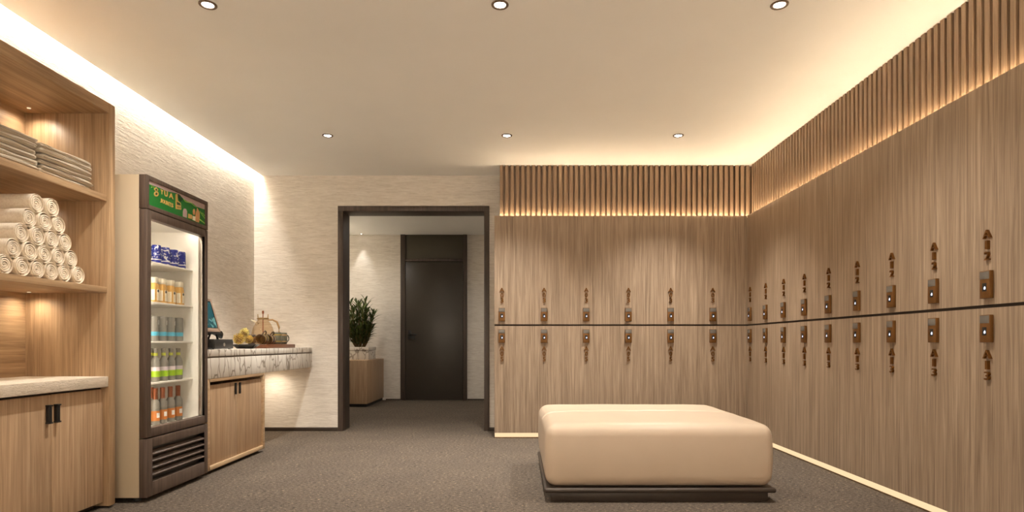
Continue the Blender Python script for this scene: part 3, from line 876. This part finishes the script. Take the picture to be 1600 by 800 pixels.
# black stand with a knob
t = thing('receipt_stand', (-2.42, 4.85, CT + .079), 'small black curved stand with a round knob and splayed legs on the cash drawer', 'stand')
wing = MB(); rows = []
cy, cz, cx = 4.840, CT + .118, -2.40
for i in range(17):
    s = -1 + i / 8; wdt = .05 * math.sqrt(max(.02, 1 - s * s * .9)); y = cy + .125 * s; zt_ = cz + .030 - .036 * s * s * (1.3 if s > 0 else .8); th = .014 + .01 * (1 - abs(s))
    rows.append([Vector((cx - wdt, y, zt_)), Vector((cx, y, zt_ + .008)), Vector((cx + wdt, y, zt_)), Vector((cx + wdt * .8, y, zt_ - th)), Vector((cx, y, zt_ - th - .006)), Vector((cx - wdt * .8, y, zt_ - th))])
wing.grid(rows, True, True); wing.build('tray', M['black'], t, angle=50)
MB().lathe([(.019, 0), (.021, .006), (.021, .036), (.019, .040)], (cx, 4.80, CT + .152), 20).build('knob', M['black'], t)
for s in (-1, 1):
    MB().tube([(cx, cy + .035 * s + .0, CT + .135), (cx + .0, cy - .0 + .060 * s, CT + .1), (cx, cy + .075 * s, CT + .0795)], [.007, .007, .009]).build('leg', M['black'], t)

# dish with dried flower heads
bx, by = -2.362, 5.33
t = tag(MB().lathe([(.0, .0), (.070, .0), (.075, .006), (.118, .034), (.119, .037), (.112, .036), (.072, .014), (0, .012)], (bx, by, CT), 40, cap=False).build('shallow_dish', M['slate']), 'dark slate shallow dish of yellow flower heads on the marble counter', 'dish')
def flower_head(px, py, r, dX, mat, lab):
    X = bx + dX; Y = F * (-X) / (809 - px); Z = CH + (536 - py) * Y / F
    m = MB(); mats = mat
    m.use(M['petalbrown']); core = bmesh.ops.create_icosphere(m.bm, subdivisions=2, radius=r * .70, matrix=Matrix.Translation((X, Y, Z))); m.use(mat)
    N = 84
    for i in range(N):
        zf = 1 - 2 * (i + .5) / N; a = i * 2.39996; rr = math.sqrt(1 - zf * zf)
        d = Vector((rr * math.cos(a), rr * math.sin(a), zf)); u = d.cross(Vector((.3, .2, 1))).normalized(); v = d.cross(u)
        L = r * random.uniform(.92, 1.08); wv = r * .15
        b0 = d * r * .66; tip = d * L + Vector((0, 0, r * .05))
        m.grid([[Vector((X, Y, Z)) + b0 - u * wv, Vector((X, Y, Z)) + b0 + v * wv, Vector((X, Y, Z)) + b0 + u * wv],
                [Vector((X, Y, Z)) + tip * .97 - u * wv * .8, Vector((X, Y, Z)) + tip + v * wv * .5, Vector((X, Y, Z)) + tip * .97 + u * wv * .8]])
    o = m.build('flower_head', mat, None, angle=80)
    return tag(o, lab, 'flower', 'flower heads in the dish')
flower_head(373.5, 529.5, .050, .035, M['petal'], 'yellow dried flower head at the left of the slate dish')
flower_head(389, 530.5, .038, .055, M['petal'], 'yellow dried flower head at the right of the slate dish')
flower_head(382, 520, .042, -.012, M['petalpale'], 'pale yellow flower head on top of the others in the dish')
flower_head(397.5, 531, .032, -.045, M['petalbrown'], 'brownish flower head at the back right of the slate dish')

# wooden board with mugs, glass press pot
tag(MB().box(-2.50, -2.262, 5.535, 6.245, CT, CT + .036, .004).build('wooden_board', M['board']), 'reddish brown wooden serving board under the mugs on the counter', 'board')
BZ = CT + .0365
def mug(mtx, outer, band, inner, lab, hdl=0.0):
    loc = mtx.translation
    t = thing('mug', loc, lab, 'mug', 'mugs on the wooden board')
    R, H = .047, .115
    def addm(prof, nm, mat, par, cap=False):
        return MB().lathe(prof, (0, 0, 0), 32, cap=cap, mtx=mtx).build(nm, mat, par)
    bd = addm([(0, 0), (R * .86, 0), (R * .96, .006), (R, .03), (R, .09), (R * .96, H - .002), (R * .93, H), (R * .90, H - .002)], 'mug_body', outer, t)
    addm([(R * .905, H - .003), (R * .91, .09), (R * .91, .03), (R * .84, .008), (0, .007)], 'mug_inside', inner, t)
    for z0, z1, mm in ((.024, .032, band), (.086, .096, band)):
        addm([(R * 1.006, z0), (R * 1.012, (z0 + z1) / 2), (R * 1.006, z1)], 'glaze_band', mm, t)
    ca, sa = math.cos(hdl), math.sin(hdl)
    pts = []
    for i in range(13):
        a = -PI / 2 + PI * i / 12
        rr = R * .95 + .034 * math.cos(a); pts.append(mtx @ Vector((rr * ca, rr * sa, .058 + .036 * math.sin(a))))
    MB().tube(pts, .006, 10).build('handle', outer, t)
    return t
lay = Matrix.Rotation(PI / 2, 4, 'X')          # axis along -y: mouth towards the viewer
mug(Matrix.Translation((-2.345, 5.70, BZ + .0477)) @ lay, M['mugbrown'], M['muggold'], M['mugtan'], 'brown mug lying on its side with open tan mouth, front left of the board', math.radians(70))
mug(Matrix.Translation((-2.335, 5.83, BZ + .0477)) @ lay, M['mugbrown'], M['mugtan'], M['mugtan'], 'brown and tan striped mug lying second along the board', math.radians(60))
mug(Matrix.Translation((-2.335, 5.945, BZ)), M['muggrey'], M['muggold'], M['mugtan'], 'grey-green mug with gold stripes standing third along the board', math.radians(110))
mug(Matrix.Translation((-2.335, 6.090, BZ)), M['muggrey'], M['mugtan'], M['mugtan'], 'grey-green mug standing at the right end of the board, handle outwards', math.radians(60))
t = thing('grey_cup', (-2.47, 5.68, BZ), 'small grey cup standing behind the front mug on the board', 'cup')
MB().lathe([(.0, 0), (.026, 0), (.030, .004), (.036, .090), (.0345, .091), (.028, .008), (0, .007)], (-2.455, 5.665, BZ), 28, cap=False).build('cup_body', M['greycup'], t)
MB().lathe([(.0365, .070), (.0372, .075), (.0365, .080)], (-2.455, 5.665, BZ), 28, cap=False).build('cup_rim_band', M['charcoal'], t)

px_, py_ = -2.625, 6.33
t = thing('press_pot', (px_, py_, CT), 'tan glass press pot with brass lid and plunger behind the mugs', 'press pot')
prof = [(.100, .002), (.116, .012), (.119, .05), (.117, .10), (.110, .15), (.096, .20), (.076, .245), (.056, .275), (.050, .287), (.053, .295)]
MB().lathe(prof, (px_, py_, CT), 40, cap=True).build('glass_body', M['potglass'], t)
sp = MB(); sp.grid([[Vector((px_ - .045, py_ - .02, CT + .25)), Vector((px_ - .06, py_, CT + .235)), Vector((px_ - .045, py_ + .02, CT + .25))], [Vector((px_ - .08, py_ - .017, CT + .272)), Vector((px_ - .085, py_, CT + .258)), Vector((px_ - .08, py_ + .017, CT + .272))], [Vector((px_ - .118, py_ - .012, CT + .290)), Vector((px_ - .120, py_, CT + .278)), Vector((px_ - .118, py_ + .012, CT + .290))]])
so = sp.build('spout', M['ivory'], t); so.modifiers.new('thick', 'SOLIDIFY').thickness = .004
pts = [(px_ + .055, py_, CT + .285), (px_ + .10, py_, CT + .288), (px_ + .145, py_, CT + .265), (px_ + .165, py_, CT + .21), (px_ + .165, py_, CT + .15), (px_ + .150, py_, CT + .10), (px_ + .118, py_, CT + .06)]
MB().tube(pts, [.008, .009, .010, .010, .010, .009, .008], 10).build('handle', M['mugtan'], t)
MB().lathe([(.020, .292), (.056, .292), (.058, .297), (.058, .304), (.050, .309), (.020, .310)], (px_, py_, CT), 32).build('lid', M['brass'], t)
for s in (-1, 1): MB().tube([(px_ + .05 * s, py_, CT + .305), (px_ + .053 * s, py_, CT + .345)], [.006, .004], 8).build('lid_pin', M['brass'], t)
MB().tube([(px_, py_, CT + .05), (px_, py_, CT + .372)], .0045, 10).lathe([(.008, .350), (.010, .356), (.010, .378), (.006, .382)], (px_, py_, CT), 14).build('plunger', M['copper'], t)

# ------------------------------------------------------------------ corridor: cabinet, planter, plant
t = thing('hall_cabinet', (-2.8, 9.7, 0), 'pale oak hall cabinet seen through the doorway, beside the dark door', 'cabinet')
hc = (-3.395, -2.236, 9.12, YF - .002)
MB().box(hc[0], hc[1], hc[2], hc[3], .045, .6935, .003).build('carcass', M['cab'], t)
MB().box(hc[0], hc[1] - .02, hc[2] + .02, hc[3], 0, .045).build('toe_kick', M['black'], t, smooth=False)
t = thing('marble_planter', (-2.65, 9.7, .6935), 'low white marble planter box on the hall cabinet', 'planter')
q = MB(); qx0, qx1, qy0, qy1 = -3.05, -2.308, 9.50, 9.98
for a in ((qx0, qx1, qy0, qy0 + .03), (qx0, qx1, qy1 - .03, qy1), (qx0, qx0 + .03, qy0 + .03, qy1 - .03), (qx1 - .03, qx1, qy0 + .03, qy1 - .03)): q.box(a[0], a[1], a[2], a[3], .6935, .83, .002)
q.build('planter_box', M['marble'], t)
q = MB()
for a in ((qx0 - .006, qx1 + .006, qy0 - .006, qy0 + .036), (qx0 - .006, qx1 + .006, qy1 - .036, qy1 + .006), (qx0 - .006, qx0 + .036, qy0 + .036, qy1 - .036), (qx1 - .036, qx1 + .006, qy0 + .036, qy1 - .036)): q.box(a[0], a[1], a[2], a[3], .834, .888, .003)
q.build('planter_rim', M['marble'], t)
MB().box(qx0 + .031, qx1 - .031, qy0 + .031, qy1 - .031, .70, .855).build('soil', M['soil'], t, smooth=False)
t = thing('leafy_plant', (-2.52, 9.74, .856), 'bushy green plant with narrow leaves growing in the marble planter', 'plant')
st, lf = MB(), MB()
rnd = random.Random(5)
pc = Vector((-2.50, 9.74, .856))
def leaf(p, d, L, wd):
    d = d.normalized(); u = d.cross(Vector((0, 0, 1)))
    if u.length < .05: u = Vector((1, 0, 0))
    u.normalize(); rows = []
    for i in range(6):
        s = i / 5; w = wd * math.sin(PI * (.08 + .92 * s) ** .8) if i < 5 else .0006
        cpt = p + d * L * s + Vector((0, 0, -.30 * L * s * s)); fold = Vector((0, 0, w * .35))
        row = [cpt - u * w + fold, cpt, cpt + u * w + fold]
        for q_ in row: q_.z = max(q_.z, .892)
        rows.append(row)
    lf.grid(rows)
for s in range(24):
    a = s * 2.4; lean = (.03 + .17 * (s / 14) ** .8) if s < 15 else rnd.uniform(.10, .18)
    H = rnd.uniform(.68, .82) - .34 * (s / 14) * rnd.uniform(.5, 1.2) if s < 15 else rnd.uniform(.2, .42)
    b = pc + Vector((.05 * math.cos(a), .05 * math.sin(a), 0)); tip = b + Vector((lean * math.cos(a), lean * math.sin(a) * .8, H))
    pts = [b.lerp(tip, k / 6) + Vector((math.cos(a), math.sin(a), 0)) * .02 * math.sin(k / 6 * PI) for k in range(7)]
    st.tube(pts, [.011 - .0012 * k for k in range(7)], 7)
    for k in range(34):
        f = .2 + .8 * (k / 33) ** .9; p = b.lerp(tip, f); aa = k * 2.4 + s
        d = Vector((math.cos(aa), math.sin(aa), rnd.uniform(.5, 1.5) + .8 * (f > .9)))
        leaf(p, d, rnd.uniform(.14, .23), rnd.uniform(.012, .018))
st.build('stems', M['stem'], t); lf.build('foliage', M['leaf'], t, angle=80)

t = thing('added_fill_lamp', (-3.4, 9.2, 1.9), 'added round fill lamp on the left wall of the hall beyond the doorway, out of sight', 'wall lamp')  # unseen lamp added to brighten the hall and its ceiling
MB().lathe([(.05, 0), (.055, .006), (.055, .016), (.015, .02), (.015, .05)], (-3.399, 9.2, 1.95), 24, 'x').build('wall_plate', M['trim'], t)
gs = MB(); bmesh.ops.create_uvsphere(gs.bm, u_segments=24, v_segments=14, radius=.09, matrix=Matrix.Translation((-3.26, 9.2, 1.95)))
gs.build('globe', M['globe'], t)
# ------------------------------------------------------------------ ceiling lights and the light they give
def spot(name, loc, power, size=108, blend=1.0, col=WARM, rad=.03, rot=(0, 0, 0)):
    l = bpy.data.lights.new(name, 'SPOT'); l.energy = power; l.spot_size = math.radians(size); l.spot_blend = blend
    l.color = lin(col)[:3]; l.shadow_soft_size = rad
    o = bpy.data.objects.new(name, l); COL.objects.link(o); o.location = loc; o.rotation_euler = rot; return o
EXPO = 1.13
P = 170
EXTRA = 0
xs = (-1.655, -.095, 1.398); ysn = (5.349, 3.281, 1.213, -1.15)  # the two nearest rows are out of view, added to light the room
rown = ['far row', 'near row', 'added unseen row above the viewer', 'added unseen row behind the viewer']; cn = ['left', 'middle', 'right']
proto = None
for j, y in enumerate(ysn):
    for i, x in enumerate(xs):
        if proto is None:
            o = proto = thing('downlight', (x, y, ZC), 'x', 'ceiling light')
            MB().lathe([(.030, -.003), (.034, -.0065), (.044, -.0065), (.0465, -.0035), (.0465, -.0005), (.030, -.0005)], (x, y, ZC), 36, cap=False).build('trim_ring', M['trim'], o)
            MB().lathe([(.030, -.0030), (.0299, -.0015)], (x, y, ZC), 32).build('lens', M['lens'], o)
        else:
            o = copy_tree(proto)
        o.location = (x, y, ZC)
        tag(o, 'small round recessed ceiling light, %s, %s one' % (rown[j], cn[i]), 'ceiling light', 'recessed ceiling lights')
        spot('downlight_lamp', (x, y, ZC - .012), P * (.82, .48, 1.15, 2.3)[j], (98, 112, 88, 130)[j])
for x, y, pw in ((-1.3, 8.0, 190), (-2.5, 9.3, 130), (-.1, 8.9, 130)):  # fill spots without fixtures, added to brighten the corridor
    spot('corridor_fill', (x, y, ZC - .02), pw * .12, 150)
for x, y, z, pw in PUCKS:
    spot('puck_lamp', (x, y, z), pw, 160, 1.0, (255, 240, 218), .015)
o = copy_tree(proto); o.location = (-2.58, YF - .11, ZC - .004); o.scale = (.55, .55, 1)
tag(o, 'tiny ceiling light over the plant in the hall beyond the doorway', 'ceiling light'); del o['group']
spot('hall_wall_washer', (-2.58, YF - .11, ZC - .02), 8, 46, .3)
# cove strip hidden above the edge of the ceiling slab
tag(MB().box(XL + .008, XC - .026, YR + .05, YB - .06, 2.938, 2.952, .001).build('cove_light_strip', M['ledcove']), 'warm light strip hidden in the ceiling cove along the left wall', 'light strip')

# ------------------------------------------------------------------ world, camera, view
w = bpy.data.worlds.new('World'); SC.world = w; w.use_nodes = True
w.node_tree.nodes['Background'].inputs[0].default_value = (.02, .017, .013, 1)
w.node_tree.nodes['Background'].inputs[1].default_value = 1.0
cam = bpy.data.cameras.new('Camera'); co = bpy.data.objects.new('Camera', cam); COL.objects.link(co)
co.location = (0, 0, CH); co.rotation_euler = (PI / 2, 0, 0)
cam.sensor_width = 36; cam.lens = 36 * F / 1600; cam.shift_x = -9 / 1600; cam.shift_y = 136 / 1600; cam.clip_start = .05
SC.camera = co
SC.view_settings.view_transform = 'Standard'; SC.view_settings.look = 'None'
SC.view_settings.exposure = EXPO; SC.view_settings.gamma = 1.0; SC.view_settings.use_curve_mapping = False
